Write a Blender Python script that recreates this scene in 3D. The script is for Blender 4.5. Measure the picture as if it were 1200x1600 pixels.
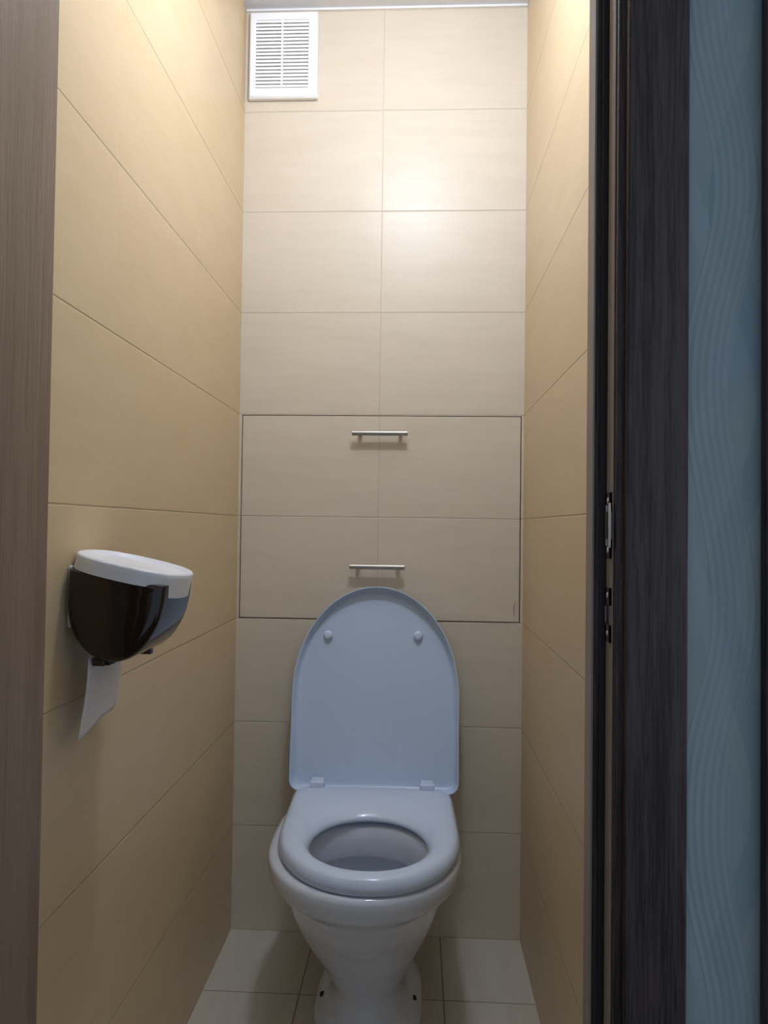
import bpy, bmesh, math
from mathutils import Vector, Matrix
from math import sin, cos, pi, radians

for o in list(bpy.data.objects): bpy.data.objects.remove(o)
scn = bpy.context.scene
COL = scn.collection

# ------------------------------------------------------------------ camera, light, exposure
F_PX, YAW, PITCH, ROLL = 1119.4, .0462, .0210, .0128
CAM = Vector((.4819, -1.9097, 1.0749))
fw = Vector((-sin(YAW)*cos(PITCH), cos(YAW)*cos(PITCH), sin(PITCH)))
rt = Vector((cos(YAW), sin(YAW), 0)); up = rt.cross(fw)
r2 = rt*cos(ROLL)+up*sin(ROLL); u2 = -rt*sin(ROLL)+up*cos(ROLL)
cd = bpy.data.cameras.new('camera'); cam = bpy.data.objects.new('camera', cd); COL.objects.link(cam)
m = Matrix((r2, u2, -fw)).transposed().to_4x4(); m.translation = CAM
cam.matrix_world = m
cd.sensor_fit = 'VERTICAL'; cd.sensor_height = 36.0; cd.lens = 36.0*F_PX/1600; cd.clip_start = .02
scn.camera = cam

LAMP = Vector((.46, -.81, 2.27)); LAMP_R = .058
LAMP_POWER = 131.0            # emission strength of the frosted globe
LAMP_COL = (.86, .94, 1.12)
HALL_COL = (.70, .83, 1.0); HALL_STRENGTH = .46
scn.view_settings.view_transform = 'Standard'; scn.view_settings.look = 'None'
scn.view_settings.exposure = 0.0; scn.view_settings.gamma = 1.0
scn.view_settings.use_curve_mapping = False
w = bpy.data.worlds.new('hall_light'); scn.world = w; w.use_nodes = True
w.node_tree.nodes['Background'].inputs[0].default_value = (*HALL_COL, 1)
w.node_tree.nodes['Background'].inputs[1].default_value = HALL_STRENGTH

# ------------------------------------------------------------------ room measures (metres)
W, H, ROW, YF = .7627, 2.484, .275, -1.12      # width, height, tile row, face of the front wall
YH = -1.183                                     # hall side of the front wall

# ------------------------------------------------------------------ material helpers
class NT:
    def __init__(s, name):
        s.m = bpy.data.materials.new(name); s.m.use_nodes = True
        s.t = s.m.node_tree; s.b = s.t.nodes['Principled BSDF']
    def n(s, typ, **kw):
        nd = s.t.nodes.new(typ)
        for k, v in kw.items(): setattr(nd, k, v)
        return nd
    def l(s, a, b): s.t.links.new(a, b)
    def math(s, op, a, b=None, c=None, clamp=False):
        nd = s.n('ShaderNodeMath', operation=op, use_clamp=clamp)
        for i, v in enumerate((a, b, c)):
            if v is None: continue
            if isinstance(v, (int, float)): nd.inputs[i].default_value = v
            else: s.l(v, nd.inputs[i])
        return nd.outputs[0]
    def mix(s, f, a, b):
        nd = s.n('ShaderNodeMix', data_type='RGBA')
        for i, v in ((0, f), (6, a), (7, b)):
            if isinstance(v, (int, float)): nd.inputs[i].default_value = v
            elif isinstance(v, tuple): nd.inputs[i].default_value = (*v, 1)
            else: s.l(v, nd.inputs[i])
        return nd.outputs[2]
    def smooth(s, x, a, b):
        nd = s.n('ShaderNodeMapRange', interpolation_type='SMOOTHSTEP')
        s.l(x, nd.inputs[0]); nd.inputs[1].default_value = a; nd.inputs[2].default_value = b
        return nd.outputs[0]
    def coord(s):
        tc = s.n('ShaderNodeTexCoord'); g = s.n('ShaderNodeNewGeometry')
        return g.outputs['Position']
    def sep(s, v):
        nd = s.n('ShaderNodeSeparateXYZ'); s.l(v, nd.inputs[0]); return nd.outputs
    def noise(s, v, scale, vec=(1, 1, 1), detail=3, rough=.5):
        mp = s.n('ShaderNodeMapping'); s.l(v, mp.inputs[0]); mp.inputs['Scale'].default_value = vec
        nz = s.n('ShaderNodeTexNoise'); s.l(mp.outputs[0], nz.inputs['Vector'])
        nz.inputs['Scale'].default_value = scale; nz.inputs['Detail'].default_value = detail
        nz.inputs['Roughness'].default_value = rough
        return nz.outputs[0]
    def bump(s, h, dist=.001, strength=1.0):
        nd = s.n('ShaderNodeBump'); nd.inputs['Distance'].default_value = dist
        nd.inputs['Strength'].default_value = strength
        s.l(h, nd.inputs['Height']); s.l(nd.outputs[0], s.b.inputs['Normal'])

def plain(name, col, rough=.5, metal=0, spec=.5, coat=0, wear=.03, scale=30):
    t = NT(name); p = t.coord()
    nz = t.noise(p, scale)
    c2 = tuple(max(0, c*(1-wear*2)) for c in col)
    t.l(t.mix(nz, col, c2), t.b.inputs['Base Color'])
    t.b.inputs['Roughness'].default_value = rough; t.b.inputs['Metallic'].default_value = metal
    t.b.inputs['Specular IOR Level'].default_value = spec
    if coat: t.b.inputs['Coat Weight'].default_value = coat; t.b.inputs['Coat Roughness'].default_value = .05
    return t.m

def tile_mat(name, ua, pu, ou, va, pv, ov, col, col2, grout, su=1.0, sv=1.0, streak=None, rough=.385):
    """glazed tiles laid in a grid: ua/va = axes (0,1,2), p = pitch, o = a joint's position"""
    t = NT(name); p = t.coord(); xyz = t.sep(p)
    masks = []
    cells = []
    for a, pp, oo, st in ((ua, pu, ou, su), (va, pv, ov, sv)):
        u = t.math('DIVIDE', t.math('SUBTRACT', xyz[a], oo), pp)
        cells.append(t.math('FLOOR', u))
        d = t.math('MULTIPLY', t.math('ABSOLUTE', t.math('SUBTRACT', t.math('FRACT', t.math('ADD', u, .5)), .5)), pp)
        mk = t.math('SUBTRACT', 1.0, t.smooth(d, .0006, .0021))
        masks.append(t.math('MULTIPLY', mk, st))
    mk = t.math('MAXIMUM', masks[0], masks[1])
    cv = t.n('ShaderNodeCombineXYZ'); t.l(cells[0], cv.inputs[0]); t.l(cells[1], cv.inputs[1])
    wn = t.n('ShaderNodeTexWhiteNoise', noise_dimensions='3D'); t.l(cv.outputs[0], wn.inputs[0])
    off = t.n('ShaderNodeVectorMath', operation='SCALE'); t.l(wn.outputs['Color'], off.inputs[0]); off.inputs['Scale'].default_value = 7
    ad = t.n('ShaderNodeVectorMath', operation='ADD'); t.l(p, ad.inputs[0]); t.l(off.outputs[0], ad.inputs[1])
    sc = streak or (1.2, 1.2, 9)
    n1 = t.noise(ad.outputs[0], 3.2, sc, 4, .55)
    n2 = t.noise(ad.outputs[0], 14, sc, 3, .6)
    f = t.math('ADD', t.math('MULTIPLY', t.smooth(n1, .35, .68), .7), t.math('MULTIPLY', t.smooth(n2, .35, .7), .3))
    f = t.math('ADD', f, t.math('MULTIPLY', t.math('SUBTRACT', wn.outputs[0], .5), .15), clamp=True)
    base = t.mix(f, col, col2)
    t.l(t.mix(mk, base, grout), t.b.inputs['Base Color'])
    rr = t.math('ADD', rough, t.math('MULTIPLY', mk, .5)); t.l(rr, t.b.inputs['Roughness'])
    hgt = t.math('SUBTRACT', t.math('MULTIPLY', t.noise(p, 26, (1, 1, 1), 2), .05), mk)
    t.bump(hgt, .0012, .8)
    return t.m

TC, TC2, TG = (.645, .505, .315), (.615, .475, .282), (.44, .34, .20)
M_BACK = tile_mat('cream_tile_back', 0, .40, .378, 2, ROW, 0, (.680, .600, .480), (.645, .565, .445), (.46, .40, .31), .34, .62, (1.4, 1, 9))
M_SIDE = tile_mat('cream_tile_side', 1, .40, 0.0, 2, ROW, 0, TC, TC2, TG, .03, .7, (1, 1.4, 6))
M_FRONT = tile_mat('cream_tile_front', 0, .40, .378, 2, ROW, 0, TC, TC2, TG)
M_FLOOR = tile_mat('cream_floor_tile', 0, .33, .225, 1, .33, -.252, (.60, .55, .47), (.54, .48, .39), (.20, .14, .09), .9, .8, (7, 1.2, 1), .3)

def wood_mat(name, c1, c2, rough=.45, scale=1.0, contrast=1.0):
    t = NT(name); p = t.coord()
    n1 = t.noise(p, 60*scale, (1, 1, .05), 4, .6)
    n2 = t.noise(p, 330*scale, (1, 1, .045), 3, .7)
    n3 = t.noise(p, 12*scale, (1, 1, .07), 3, .6)
    f = t.math('ADD', t.math('MULTIPLY', n1, .35), t.math('ADD', t.math('MULTIPLY', n2, .45), t.math('MULTIPLY', n3, .20)))
    f = t.smooth(f, .5-.16*contrast, .5+.16*contrast)
    t.l(t.mix(f, c1, c2), t.b.inputs['Base Color'])
    t.b.inputs['Roughness'].default_value = rough
    t.bump(f, .0006, .6)
    return t.m
M_DARKWOOD = wood_mat('wenge_wood', (.012, .008, .008), (.085, .058, .056), .5, 1.0, .8)
M_LEAFWOOD = wood_mat('brown_door_veneer', (.19, .135, .095), (.25, .185, .135), .42, .7, .9)

M_CEIL = plain('white_ceiling', (.72, .72, .74), .7)
M_CAULK = plain('white_caulk', (.86, .86, .87), .5)
M_PLAST = plain('white_plastic', (.84, .86, .90), .32, wear=.01)
M_VENT = plain('vent_plastic', (.93, .94, .97), .35, wear=.005)
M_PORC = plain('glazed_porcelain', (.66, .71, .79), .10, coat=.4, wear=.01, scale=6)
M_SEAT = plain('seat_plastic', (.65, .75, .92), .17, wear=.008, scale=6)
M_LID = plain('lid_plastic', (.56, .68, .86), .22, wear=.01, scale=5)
M_STEEL = plain('brushed_steel', (.52, .48, .42), .40, 1.0, wear=.05, scale=90)
M_LOCK = plain('lock_steel', (.30, .30, .33), .42, 1.0, wear=.1, scale=90)
M_BRIGHT = plain('bright_steel', (.78, .78, .82), .28, 1.0)
M_BLACK = plain('dark_void', (.012, .011, .011), .8)
M_SEAL = plain('dark_door_seal', (.02, .017, .018), .6)
M_HOLE = plain('dark_bolt_hole', (.02, .018, .017), .6)  # dark colour standing for the shade inside the open bolt holes
M_PLASTER = plain('plaster', (.6, .58, .54), .8)
M_PAPER = plain('toilet_paper', (.80, .80, .82), .9, wear=.04, scale=60)
M_CARD = plain('cardboard_core', (.35, .27, .2), .9)
M_SCRATCH = plain('chipped_glaze', (.36, .22, .17), .7)
M_LITJAMB = plain('lit_jamb_face', (.30, .26, .23), .5)  # jamb faces turned to the lamp: lamplight put into a lighter colour

t = NT('smoked_brown_plastic')
t.l(t.mix(t.noise(t.coord(), 8), (.016, .006, .003), (.011, .004, .002)), t.b.inputs['Base Color'])
t.b.inputs['Roughness'].default_value = .09; t.b.inputs['Specular IOR Level'].default_value = .6
M_BROWN = t.m

t = NT('frosted_lamp_glass')
t.b.inputs['Base Color'].default_value = (.95, .94, .92, 1)
t.b.inputs['Emission Color'].default_value = (*LAMP_COL, 1)
t.b.inputs['Emission Strength'].default_value = LAMP_POWER
M_LAMP = t.m

# wallpaper: grey-teal with ribbed wavy ribbons crossing plain ones
t = NT('teal_wave_wallpaper'); p = t.coord(); x, y, z = t.sep(p)
def ribbon(x0, amp, per, zmax, half):
    ph = t.math('MULTIPLY', t.math('SUBTRACT', z, zmax), 2*pi/per)
    wob = t.math('MULTIPLY', t.math('SUBTRACT', t.noise(p, 3, (0, 0, 1), 1), .5), .03)
    c = t.math('ADD', t.math('ADD', t.math('MULTIPLY', t.math('COSINE', ph), amp), x0), wob)
    d = t.math('SUBTRACT', x, c)
    return d, t.math('SUBTRACT', 1.0, t.smooth(t.math('ABSOLUTE', d), half-.0025, half))
d1, m1 = ribbon(.782, .0165, .424, .997, .025)
d2, m2 = ribbon(.806, .022, .39, .82, .016)
d3, m3 = ribbon(.765, .020, .36, 1.28, .012)
rib = t.math('MULTIPLY', t.math('ADD', t.math('SINE', t.math('MULTIPLY', d1, 2*pi/.0078)), 1.0), .5)
big = t.noise(p, 5, (1, 1, 1), 3)
base = t.mix(t.smooth(big, .35, .65), (.27, .37, .42), (.32, .40, .405))
base = t.mix(t.math('MULTIPLY', m2, .6), base, (.205, .31, .37))
base = t.mix(t.math('MULTIPLY', m3, .55), base, (.35, .44, .49))
ribc = t.mix(rib, (.285, .375, .405), (.355, .445, .47))
fade = t.math('ADD', t.math('MULTIPLY', t.smooth(t.noise(p, 4.5, (1, 1, 1), 1), .35, .65), .45), .3)
base = t.mix(t.math('MULTIPLY', m1, fade), base, ribc)
fib = t.noise(p, 260, (1, 1, .15), 2)
base = t.mix(t.math('MULTIPLY', fib, .18), base, (.19, .24, .26))
t.l(base, t.b.inputs['Base Color']); t.b.inputs['Roughness'].default_value = .55
t.bump(t.math('ADD', t.math('MULTIPLY', t.math('MULTIPLY', rib, m1), 1.0), t.math('MULTIPLY', fib, .3)), .0008, .6)
M_WALLPAPER = t.m
M_LAMINATE = wood_mat('dark_laminate', (.05, .03, .02), (.12, .075, .05), .4)

# ------------------------------------------------------------------ mesh helpers
def obj(name, bm, mat, parent=None, smooth=False, bevel=0, seg=3, sub=0, angle=None):
    """bm holds world coordinates; a child's mesh is moved into its parent's frame"""
    off = Vector((0, 0, 0)); q = parent
    while q: off += q.location; q = q.parent
    bmesh.ops.translate(bm, verts=bm.verts, vec=-off)
    bmesh.ops.recalc_face_normals(bm, faces=bm.faces)
    me = bpy.data.meshes.new(name); bm.to_mesh(me); bm.free()
    me.materials.append(mat)
    o = bpy.data.objects.new(name, me); COL.objects.link(o)
    if parent: o.parent = parent
    if bevel:
        b = o.modifiers.new('bevel', 'BEVEL'); b.width = bevel; b.segments = seg; b.limit_method = 'ANGLE'; b.angle_limit = radians(35)
    if sub:
        s = o.modifiers.new('sub', 'SUBSURF'); s.levels = sub; s.render_levels = sub
    if smooth or bevel:
        for f in me.polygons: f.use_smooth = True
        if angle or bevel:
            try: me.set_sharp_from_angle(angle=radians(angle or 40))
            except Exception: pass
    return o

def thing(name, label, cat, loc, group=None):
    o = bpy.data.objects.new(name, None); COL.objects.link(o); o.location = loc
    o.empty_display_size = .05
    o['label'] = label; o['category'] = cat
    if group: o['group'] = group
    return o
def struct(o): o['kind'] = 'structure'; return o

def box(bm, a, b):
    vs = [bm.verts.new((X, Y, Z)) for X in (a[0], b[0]) for Y in (a[1], b[1]) for Z in (a[2], b[2])]
    for f in ((0,1,3,2),(4,6,7,5),(0,4,5,1),(2,3,7,6),(0,2,6,4),(1,5,7,3)): bm.faces.new([vs[i] for i in f])
    return vs
def boxes(*bb):
    bm = bmesh.new()
    for a, b in bb: box(bm, a, b)
    return bm
def cyl(bm, a, b, r, r_end=None, n=24):
    a, b = Vector(a), Vector(b); d = (b-a); q = d.to_track_quat('Z', 'Y').to_matrix().to_4x4()
    q.translation = (a+b)/2
    bmesh.ops.create_cone(bm, cap_ends=True, segments=n, radius1=r, radius2=r if r_end is None else r_end, depth=d.length, matrix=q)
def loft(rings, cap0=True, cap1=True, closed=True):
    bm = bmesh.new(); R = [[bm.verts.new(p) for p in r] for r in rings]
    n = len(R[0])
    for a, b in zip(R, R[1:]):
        for i in range(n if closed else n-1):
            j = (i+1) % n
            bm.faces.new((a[i], a[j], b[j], b[i]))
    if cap0: bm.faces.new(R[0][::-1])
    if cap1: bm.faces.new(R[-1])
    return bm
def spow(c, e): return math.copysign(abs(c)**e, c)
def plan(cx, hw, yf, yb, yw, nf=2.0, nb=2.6, z=0, n=96, yaw=0.0):
    """egg-shaped ring: widest (2*hw) at yw, front tip yf, back yb"""
    pts = []
    for i in range(n):
        a = 2*pi*i/n; c, s = cos(a), sin(a)
        e = nf if s < 0 else nb
        X = hw*spow(c, 2/e); Y = (yw-yf if s < 0 else yb-yw)*spow(s, 2/e)
        X += -yaw*(Y+yw+.3)
        pts.append((cx+X, yw+Y, z))
    return pts
def catmull(keys, m=5):
    out = []
    for i in range(len(keys)-1):
        p0 = keys[max(i-1, 0)]; p1 = keys[i]; p2 = keys[i+1]; p3 = keys[min(i+2, len(keys)-1)]
        for k in range(m):
            s = k/m
            out.append(tuple(.5*(2*b+(c-a)*s+(2*a-5*b+4*c-d)*s*s+(3*b-a-3*c+d)*s**3) for a, b, c, d in zip(p0, p1, p2, p3)))
    out.append(tuple(keys[-1])); return out

# ------------------------------------------------------------------ room shell
HX0, HX1, HZ0, HZ1 = .0068, .7562, .8262, 1.3735         # opening of the inspection hatch
T = .03
bm = boxes(((-.12, 0, -.12), (W+.12, T, HZ0)), ((-.12, 0, HZ1), (W+.12, T, H+.1)),
           ((-.12, 0, HZ0), (HX0, T, HZ1)), ((HX1, 0, HZ0), (W+.12, T, HZ1)), )
wb = struct(obj('wall_back', bm, M_BACK))
bm = boxes(((-.12, T+.0005, HZ0-.1), (W+.12, T+.03, HZ1+.1)))
obj('hatch_recess', bm, M_BLACK, wb)
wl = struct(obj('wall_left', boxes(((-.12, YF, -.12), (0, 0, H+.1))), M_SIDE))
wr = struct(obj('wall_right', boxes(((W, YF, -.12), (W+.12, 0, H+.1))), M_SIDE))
DX0, DX1, DZ = .043, .692, 2.06                            # rough door opening
# front wall round the door: room side and hall side
bm = boxes(((-.12, YH, -.12), (DX0, YF, 2.75)), ((DX1, YH, -.12), (1.6, YF, 2.75)), ((DX0, YH, DZ), (DX1, YF, 2.75)),
           ((-1.0, YH, -.12), (-.12, YF, 2.75)))
wf = struct(obj('wall_front', bm, M_WALLPAPER))
struct(obj('floor', boxes(((-.12, YF, -.1), (W+.12, .03, 0))), M_FLOOR))
struct(obj('floor_hall', boxes(((-1.0, -3.2, -.1), (1.6, YF, -.004))), M_LAMINATE))
struct(obj('ceiling_hall', boxes(((-1.0, -3.2, 2.58), (1.6, YH, 2.68))), M_CEIL))
struct(obj('ceiling', boxes(((-.12, YF, H), (W+.12, .03, H+.1))), M_CEIL))
tr = struct(obj('trim_1', boxes(((0, -.0045, H-.007), (W, 0, H))), M_CAULK, bevel=.002))

# door frame: trim_2 = right jamb with its stop and rebate, trim_3 = left jamb, trim_4.. = casings
def jamb(name, xs, xr, xb, mat):
    """prism of the jamb's section: xs stop face, xr rebate face, xb back"""
    sec = [(xs, YF-.001), (xs, -1.150), (xr, -1.150), (xr, YH-.003), (xb, YH-.003), (xb, YF-.001)]
    bm = loft([[(a, b, zz) for a, b in sec] for zz in (0, 2.045)])
    return struct(obj(name, bm, mat, bevel=.0012, seg=2))
jr = jamb('trim_2', .668, .680, .691, M_DARKWOOD)
jl = jamb('trim_3', .067, .055, .044, M_LEAFWOOD)
obj('door_seal', boxes(((.6725, -1.1535, 0.0), (.6798, -1.1505, 2.045))), M_SEAL, jr, bevel=.001)
obj('lit_stop_face', boxes(((.6655, -1.1495, 0.0), (.6678, YF-.001, 2.045))), M_LITJAMB, jr, bevel=.0008)  # thin lighter slab painting the lamplight on the stop face
obj('lit_rebate_face', boxes(((.6785, -1.1790, 0.0), (.6798, -1.1560, 2.045))), M_LITJAMB, jr, bevel=.0004)  # same lamplit tone laid over the rebate face
ca = struct(obj('trim_4', boxes(((.687, -1.1955, 0), (.7475, YH-.0005, 2.11))), M_DARKWOOD, bevel=.0025))
struct(obj('trim_5', boxes(((-.02, -1.1955, 0), (.048, YH-.0035, 2.11))), M_DARKWOOD, bevel=.0025))
struct(obj('trim_6', boxes(((.8215, -1.1955, 0), (.90, YH-.0005, 2.11))), M_DARKWOOD, bevel=.0025))

# strike plates set in the right jamb
def strike(z0, z1, lip):
    zc = (z0+z1)/2; X = .6785
    bm = boxes(((X-.0010, -1.1765, z0), (X-.0001, -1.1565, zc-.014 if lip else zc-.010)),
               ((X-.0010, -1.1765, zc+.014 if lip else zc+.010), (X-.0001, -1.1565, z1)),
               ((X-.0010, -1.1765, z0), (X-.0001, -1.1705, z1)), ((X-.0010, -1.1595, z0), (X-.0001, -1.1565, z1)))
    pl = obj('strike_plate', bm, M_LOCK, jr)
    obj('latch_hole', boxes(((X-.0006, -1.1704, zc-.016), (X-.0001, -1.1596, zc+.016))), M_BLACK, pl)
    for zz in (z0+.008, z1-.008):
        bm = bmesh.new(); bmesh.ops.create_uvsphere(bm, u_segments=14, v_segments=8, radius=.0034, matrix=Matrix.Translation((X-.0008, -1.1640, zz)) @ Matrix.Diagonal((.4, 1, 1, 1)))
        obj('screw', bm, M_BRIGHT, pl, smooth=True)
    if lip:
        secs = [(X-.0012, -1.1715), (X-.0034, -1.1730), (X-.0044, -1.1790), (X-.0040, -1.1840), (X-.0028, -1.1838), (X-.0032, -1.1790), (X-.0022, -1.1742), (X-.0002, -1.1730)]
        bm = loft([[(a, b, zz) for a, b in secs] for zz in (zc-.0225, zc+.0225)])
        obj('latch_lip', bm, M_BRIGHT, pl, bevel=.0005, seg=2)
        obj('adjusting_tongue', boxes(((X-.0022, -1.1608, zc-.021), (X-.0009, -1.1592, zc+.021))), M_BRIGHT, pl)
    else:
        obj('bolt_lip', boxes(((X-.0022, -1.1610, zc-.008), (X-.0009, -1.1594, zc+.008))), M_BRIGHT, pl)
strike(1.046, 1.113, True)
strike(.961, 1.016, False)

# open door leaf on the left, swung out into the hall
leaf = obj('door_1', boxes(((.0585, -1.80, .008), (.0955, -1.1985, 2.03))), M_LEAFWOOD, bevel=.0015); struct(leaf)

# ------------------------------------------------------------------ inspection hatch with two pull handles
ht = thing('access_hatch', 'cream tiled access hatch with two handles, flush in the back wall above the toilet', 'hatch', ((HX0+HX1)/2, 0, HZ0))
g = .0026
obj('panel', boxes(((HX0+g, -.0006, HZ0+g*.9), (HX1-g*1.0, .018, HZ1-g*.9))), M_BACK, ht, bevel=.0008, seg=2)
def pull(z, xa, xb):
    bm = bmesh.new(); cyl(bm, (xa, -.0265, z), (xb, -.0265, z), .0068)
    h = obj('handle', bm, M_STEEL, ht, bevel=.0009, seg=2)
    for x in (xa+.021, xb-.019):
        bm = bmesh.new(); cyl(bm, (x, -.0008, z-.001), (x, -.0255, z), .0048)
        obj('post', bm, M_STEEL, h, smooth=True, angle=40)
    return h
pull(1.3225, .3075, .4545); pull(.970, .3055, .4515)
bm = bmesh.new()
crk = [(.7440, .885), (.7405, .874), (.7395, .862), (.7400, .850), (.7415, .843)]
vs = []
for i, (a, b) in enumerate(crk):
    wd = (.0004, .0010, .0013, .0009, .0003)[i]
    vs.append((bm.verts.new((a-wd, -.0013, b)), bm.verts.new((a+wd, -.0013, b)), bm.verts.new((a+wd, -.0007, b)), bm.verts.new((a-wd, -.0007, b))))
for q, r in zip(vs, vs[1:]):
    for i in range(4): bm.faces.new((q[i], q[(i+1) % 4], r[(i+1) % 4], r[i]))
o = obj('glaze_chip', bm, M_SCRATCH, ht); o['label'] = 'thin brown crack in the glaze'

# ------------------------------------------------------------------ ventilation grille
vt = thing('ventilation_grille', 'white square-cornered plastic vent grille with thin slats high on the back wall beside the ceiling', 'vent', (.106, 0, 2.347))
vx0, vx1, vz0, vz1 = .0125, .1995, 2.229, 2.4660
ix0, ix1, iz0, iz1 = .0315, .1745, 2.2560, 2.4425
bm = bmesh.new()
def ring_pts(x0, x1, z0, z1, y): return [(x0, y, z0), (x1, y, z0), (x1, y, z1), (x0, y, z1)]
bm = loft([ring_pts(ix0, ix1, iz0, iz1, -.0008), ring_pts(vx0, vx1, vz0, vz1, -.0008), ring_pts(vx0, vx1, vz0, vz1, -.012),
           ring_pts(vx0+.004, vx1-.004, vz0+.006, vz1-.004, -.018), ring_pts(ix0, ix1, iz0, iz1, -.0185),
           ring_pts(ix0, ix1, iz0, iz1, -.0008)], False, False)
obj('frame', bm, M_VENT, vt, bevel=.0022, seg=3)
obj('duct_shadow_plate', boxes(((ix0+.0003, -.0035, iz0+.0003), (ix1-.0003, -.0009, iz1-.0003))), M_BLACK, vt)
ns = 19; pz = (iz1-iz0)/ns
for k in range(ns):
    zc = iz0+pz*(k+.5); hz = pz/2-.0012
    sec = [(-.0180, zc-hz), (-.0180, zc+hz-.0008), (-.0095, zc+hz+.0006), (-.0095, zc-hz+.0014)]
    bm = loft([[(xx, a, b) for a, b in sec] for xx in (ix0+.0003, ix1-.0003)])
    obj('slat', bm, M_VENT, vt, bevel=.0006, seg=2)
obj('mullion', boxes((((ix0+ix1)/2-.0024, -.0187, iz0+.0003), ((ix0+ix1)/2+.0024, -.0090, iz1-.0003))), M_VENT, vt, bevel=.0008)
bm = bmesh.new(); cyl(bm, ((ix0+ix1)/2, -.012, 2.350), ((ix0+ix1)/2, -.0195, 2.350), .0042)
obj('screw_cap', bm, M_VENT, vt, bevel=.0008)

# ------------------------------------------------------------------ toilet
TX = .3865
to = thing('toilet', 'white floor-standing toilet with its lid raised against the tiled wall', 'toilet', (TX, -.30, 0))
YW = .030                                                    # slight skew of the pan towards the door
# exterior and interior of the pan in one surface: z, hw, yfront, yback, ywide, nfront, nback
ext = catmull([
 (.000, .1200, -.415, -.085, -.270, 3.0, 3.4),
 (.014, .1190, -.415, -.085, -.270, 3.0, 3.4),
 (.028, .1080, -.412, -.085, -.270, 2.8, 3.2),
 (.048, .0860, -.408, -.085, -.275, 2.5, 3.0),
 (.080, .0790, -.404, -.085, -.280, 2.2, 3.0),
 (.120, .0960, -.418, -.082, -.288, 2.1, 3.0),
 (.160, .1190, -.441, -.080, -.298, 2.1, 3.0),
 (.210, .1420, -.476, -.075, -.310, 2.1, 2.9),
 (.262, .1585, -.519, -.070, -.322, 2.08, 2.8),
 (.300, .1660, -.548, -.063, -.332, 2.05, 2.8),
 (.318, .1690, -.560, -.060, -.335, 2.05, 2.8)], 8)[:-1]
rim = [
 (.318, .1680, -.560, -.060, -.335, 2.05, 2.8),
 (.326, .1740, -.566, -.058, -.337, 2.05, 2.9),
 (.334, .1850, -.574, -.056, -.340, 2.1, 3.0),
 (.343, .1950, -.583, -.054, -.345, 2.1, 3.0),
 (.355, .2045, -.590, -.052, -.345, 2.1, 3.0),
 (.370, .2070, -.591, -.052, -.345, 2.1, 3.0),
 (.383, .2060, -.592, -.053, -.345, 2.1, 3.0),
 (.390, .2030, -.589, -.056, -.345, 2.1, 3.0),
 (.3935, .1930, -.583, -.060, -.345, 2.1, 3.0),
 (.3940, .1800, -.573, -.070, -.350, 2.1, 2.8),
 (.3935, .1480, -.555, -.225, -.385, 2.05, 2.1),
 (.3895, .1400, -.547, -.245, -.392, 2.0, 2.0),
 (.382, .1350, -.542, -.253, -.395, 2.0, 2.0),
 (.350, .1330, -.539, -.257, -.398, 2.0, 2.0),
 (.326, .1320, -.537, -.259, -.398, 2.0, 2.0),
 (.319, .1340, -.539, -.257, -.398, 2.0, 2.0),
 (.316, .1390, -.543, -.252, -.398, 2.0, 2.0),
 (.322, .1470, -.549, -.240, -.398, 2.0, 2.0)]
inn = catmull([
 (.322, .1470, -.549, -.240, -.398, 2.0, 2.0),
 (.300, .1470, -.545, -.236, -.395, 2.0, 2.0),
 (.260, .1330, -.520, -.236, -.385, 2.0, 2.0),
 (.215, .1050, -.480, -.238, -.365, 2.0, 2.0),
 (.175, .0740, -.430, -.242, -.345, 2.0, 2.0),
 (.140, .0520, -.395, -.248, -.325, 2.0, 2.0),
 (.120, .0400, -.370, -.258, -.315, 2.0, 2.0)], 4)[1:]
def sst(q): q = max(0, min(1, q)); return q*q*(3-2*q)
rings = []
for (z_, hw, yf, yb, yw, nf, nb) in ext+rim+inn:
    rings.append(plan(TX-.010*sst(z_/.26), hw, yf, yb, yw, nf, nb, z_, 112, YW*sst(z_/.34)))
obj('bowl', loft(rings), M_PORC, to, smooth=True)
bm = loft([plan(TX, .048, -.392, -.250, -.325, 2, 2, .139, 40), plan(TX, .0505, -.394, -.2485, -.325, 2, 2, .1405, 40)])
t = NT('clear_water'); t.b.inputs['Base Color'].default_value = (.55, .62, .66, 1); t.b.inputs['Roughness'].default_value = .03; t.b.inputs['Transmission Weight'].default_value = .7; t.b.inputs['IOR'].default_value = 1.33
t.l(t.mix(t.noise(t.coord(), 20), (.55, .62, .66), (.5, .58, .62)), t.b.inputs['Base Color'])
obj('water', bm, t.m, to)
for x, y in ((.286, -.297), (.485, -.297)):
    bm = bmesh.new(); cyl(bm, (x, y, .018), (x, y, .0345), .0085); obj('bolt_hole_disc', bm, M_HOLE, to, bevel=.001)  # dark discs in place of the open bolt holes in the foot
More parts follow.
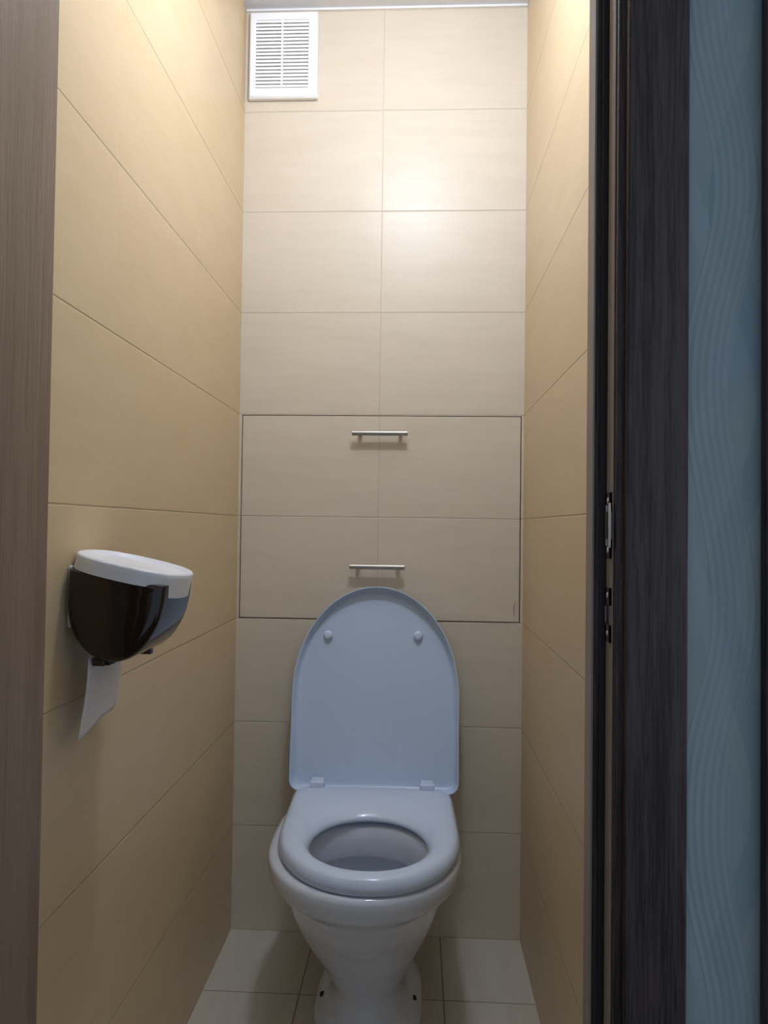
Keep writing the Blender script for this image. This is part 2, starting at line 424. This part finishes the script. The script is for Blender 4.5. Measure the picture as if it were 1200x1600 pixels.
# seat
def seat_rings():
    prof = [  # (fraction from outer to hole, z, extra outward)
      (.00, .3955, -.003), (.00, .3975, 0), (.00, .4080, .0020), (.02, .4165, .0010), (.065, .4225, 0), (.14, .4262, 0), (.28, .4280, 0), (.50, .4282, 0),
      (.66, .4265, 0), (.80, .4225, 0), (.90, .4170, 0), (.965, .4110, 0), (1.0, .4040, 0), (.99, .3990, 0), (.94, .3970, 0)]
    N = 112
    outer = plan(TX-.001, .1930, -.585, -.108, -.335, 2.15, 14.0, 0, N, YW)
    hole = plan(TX-.001, .1240, -.530, -.258, -.398, 2.05, 2.05, 0, N, YW)
    # pair points along rays by arc parameter; the back corners spread over the same index range
    R = []
    cx_, cy_ = TX, -.395
    for f, z_, e in prof:
        r = []
        for a, b in zip(outer, hole):
            va = Vector((a[0], a[1])); vb = Vector((b[0], b[1])); c = Vector((cx_, cy_))
            d = (va-c).normalized()
            pnt = va.lerp(vb, f) + d*e
            zz = z_ + (.004*max(0, min(1, (pnt.y+.32)/.16)) if z_ > .412 else 0)
            # the rear of the seat is flat and a little lower in crown
            r.append((pnt.x, pnt.y, zz))
        R.append(r)
    R.append(R[0]); return R
R = seat_rings()
bm = bmesh.new(); VV = [[bm.verts.new(p) for p in r] for r in R[:-1]]
n = len(VV[0]); mR = len(VV)
for k in range(mR):
    a, b = VV[k], VV[(k+1) % mR]
    for i in range(n):
        j = (i+1) % n; bm.faces.new((a[i], a[j], b[j], b[i]))
seat = obj('seat', bm, M_SEAT, to, smooth=True)
for x, y in ((TX-.12, -.50), (TX+.125, -.50), (TX-.165, -.22), (TX+.16, -.22)):
    bm = boxes(((x-.012, y-.006, .3905), (x+.012, y+.006, .399))); obj('buffer', bm, M_SEAT, seat, bevel=.002)
# lid, standing open and leaning on the back
LB = Vector((.3810, -.098, .4120)); TILT = radians(8.0)
def lidp(u, v, wv):
    """u across, v up the lid, wv towards the viewer"""
    return (LB.x+u-.0*v, LB.y+v*sin(TILT)-wv*cos(TILT), LB.z+v*cos(TILT)+wv*sin(TILT))
def lid_outline(ins, n=40):
    hw, L, s = .2120-ins, .510-ins, .240
    v0 = ins; rc = .024
    pts = []
    for i in range(n+1):                      # top half-ellipse, right to left
        a = pi*i/n; pts.append((hw*cos(a), s+(L-s)*sin(a)))
    for k in range(1, 6): pts.append((-hw, s+(v0+rc-s)*k/6))
    for k in range(0, 7):
        a = pi+pi/2*k/6; pts.append((-hw+rc+rc*cos(a), v0+rc+rc*sin(a)))
    for k in range(1, 12): pts.append((-hw+rc+(2*hw-2*rc)*k/12, v0))
    for k in range(0, 7):
        a = 1.5*pi+pi/2*k/6; pts.append((hw-rc+rc*cos(a), v0+rc+rc*sin(a)))
    for k in range(1, 6): pts.append((hw, v0+rc+(s-v0-rc)*k/6))
    return pts
prof = [(.030, -.0075), (.012, -.0065), (.003, -.003), (0, .003), (0, .0225), (.0006, .0240), (.0020, .0244), (.0032, .0236), (.0040, .0220), (.0085, .0050), (.0120, .0015), (.019, 0.0), (.035, -.0004)]
rings = [[lidp(u, v, wv) for u, v in lid_outline(ins)] for ins, wv in prof]
lid = obj('lid', loft(rings), M_LID, to, smooth=True, angle=50)
for u, v in ((-.1262, .3835), (.1076, .3860)):
    bm = bmesh.new()
    a, b, c = Vector(lidp(u, v, -.001)), Vector(lidp(u, v, .009)), Vector(lidp(u, v, .0125))
    cyl(bm, a, b, .0125, .0115, 32); cyl(bm, b, c, .0115, .0070, 32)
    obj('rubber_bumper', bm, M_SEAT, lid, bevel=.0025, seg=3)
# hinges
for x in (.2425, .5145):
    bm = boxes(((x-.0160, -.141, .426), (x+.0160, -.104, .4450)))
    hg = obj('hinge', bm, M_SEAT, to, bevel=.0025)
    bm = bmesh.new(); cyl(bm, (x-.018, -.117, .434), (x+.018, -.117, .434), .0065); obj('hinge_pin', bm, M_SEAT, hg, smooth=True, angle=40)
    bm = bmesh.new(); cyl(bm, (x, -.112, .385), (x, -.112, .430), .007); obj('hinge_bolt', bm, M_SEAT, hg, smooth=True, angle=40)

# ------------------------------------------------------------------ toilet paper dispenser
dp = thing('toilet_paper_dispenser', 'smoked brown wall-mounted toilet paper dispenser with a slanted white lid on the left wall', 'paper dispenser', (0, -.888, .96))
Y0, Y1 = -.952, -.826
body = catmull([(.0065, 1.0125), (.0060, .985), (.0065, .950), (.016, .920), (.036, .897), (.062, .8865), (.090, .8900), (.112, .9070), (.128, .9330), (.137, .9620), (.1405, .9905)], 5)
cxp, czp = .072, .965
def body_ring(ins, y):
    r = []
    for a, b in body:
        d = Vector((a-cxp, b-czp)); d *= (1-ins/d.length)
        r.append((max(cxp+d.x, .006), y, czp+d.y))
    return r
ends = [(.050, Y0-.0045), (.030, Y0-.0035), (.014, Y0-.0015), (.006, Y0), (.0022, Y0+.0020), (.0004, Y0+.005), (0, Y0+.010), (0, (Y0+Y1)/2), (0, Y1-.010), (.0004, Y1-.005), (.0022, Y1-.002), (.006, Y1), (.014, Y1+.001), (.030, Y1+.002)]
bm = loft([body_ring(i, y) for i, y in ends])
obj('cover', bm, M_BROWN, dp, smooth=True, angle=60)
# slanted white lid: dished plate with a deep skirt, rounded towards the room
SL = math.atan2(.030, .14)
def lid2(ins, h):
    r = []
    hx0, hx1 = .0010, .157
    cy_, hy = (Y0+Y1)/2, (Y1-Y0)/2+.010-ins
    n = 160
    cxx, hx = (hx0+hx1)/2, (hx1-hx0)/2-ins
    for i in range(n):
        a = 2*pi*i/n; c, s = cos(a), sin(a)
        e = 2.25 if c > 0 else 2.6
        X = cxx+hx*spow(c, 2/e); Y = cy_+hy*spow(s, 2/e)
        dz = 1.0375-X*math.tan(SL)
        hh = h-(.012 if h < -.02 and X > .129 else 0)        # deeper skirt at the room end
        r.append((X+hh*sin(SL), Y, dz+hh*cos(SL)))
    return r
prof = [(.004, -.0225), (.0010, -.0225), (.0008, -.010), (.0005, -.0030), (.0020, -.0006), (.0042, 0), (.0062, -.0006), (.0085, -.0040), (.012, -.0058), (.030, -.0058)]
obj('lid', loft([lid2(*q) for q in prof]), M_PLAST, dp, smooth=True, angle=50)
obj('back_plate', boxes(((.0003, Y0+.014, .930), (.0058, Y1-.006, 1.016))), M_PLAST, dp, bevel=.002)
# toothed cutter under the cover
bm = bmesh.new()
pts = []
nt = 12
for i in range(nt*2+1):
    yy = Y0+.010+(Y1-Y0-.022)*i/(nt*2)
    pts.append((yy, .8795 if i % 2 else .8830))
top = [(yy, .8885) for yy, _ in pts]
a = [bm.verts.new((.050, yy, zz)) for yy, zz in pts]; b = [bm.verts.new((.050, yy, zz)) for yy, zz in top]
a2 = [bm.verts.new((.062, yy, zz)) for yy, zz in pts]; b2 = [bm.verts.new((.062, yy, zz)) for yy, zz in top]
for i in range(len(a)-1):
    bm.faces.new((a[i], a[i+1], b[i+1], b[i])); bm.faces.new((a2[i], b2[i], b2[i+1], a2[i+1]))
    bm.faces.new((a[i], a2[i], a2[i+1], a[i+1])); bm.faces.new((b[i], b[i+1], b2[i+1], b2[i]))
bm.faces.new((a[0], b[0], b2[0], a2[0])); bm.faces.new((a[-1], a2[-1], b2[-1], b[-1]))
obj('cutter', bm, M_BLACK, dp)
for yy in (Y0+.012, Y1-.018):
    obj('cover_foot', boxes(((.040 if yy < -.9 else .066, yy-.006, .8795), (.058 if yy < -.9 else .086, yy+.006, .8900))), M_BROWN, dp, bevel=.002)
# hanging tail of paper
pr = thing('toilet_paper', 'torn white tail of toilet paper hanging out below the brown dispenser', 'toilet paper', (.032, -.888, .884))
bm = bmesh.new(); nu, nv = 16, 14
G = []
for j in range(nv+1):
    row = []
    v = j/nv
    for i in range(nu+1):
        u = i/nu
        yy = Y0+.008+(Y1-Y0-.004)*u
        L = .110-.022*u**.8+.003*sin(u*9)               # slanted tear
        zz = .8900-L*v
        xx = .034+.003*sin(u*3.2+.4)-.006*v**1.3+.0012*sin(u*6+v*4)
        yy -= .012*v*(1-.5*u)
        row.append(bm.verts.new((xx, yy, zz)))
    G.append(row)
for j in range(nv):
    for i in range(nu): bm.faces.new((G[j][i], G[j][i+1], G[j+1][i+1], G[j+1][i]))
o = obj('paper_tail', bm, M_PAPER, pr, smooth=True)
s = o.modifiers.new('thick', 'SOLIDIFY'); s.thickness = .0004

# ------------------------------------------------------------------ ceiling lamp (gives the room its light)
la = thing('ceiling_lamp', 'round frosted glass lamp hanging from the ceiling', 'lamp', (LAMP.x, LAMP.y, H))
bm = bmesh.new(); cyl(bm, (LAMP.x, LAMP.y, H-.0005), (LAMP.x, LAMP.y, H-.030), .045, .038, 40)
obj('lamp_base', bm, M_PLAST, la, bevel=.003)
bm = bmesh.new(); cyl(bm, (LAMP.x, LAMP.y, H-.030), (LAMP.x, LAMP.y, LAMP.z+LAMP_R-.004), .012)
obj('lamp_stem', bm, M_PLAST, la, smooth=True, angle=40)
bm = bmesh.new(); bmesh.ops.create_uvsphere(bm, u_segments=40, v_segments=24, radius=LAMP_R, matrix=Matrix.Translation(LAMP))
obj('lamp_globe', bm, M_LAMP, la, smooth=True)
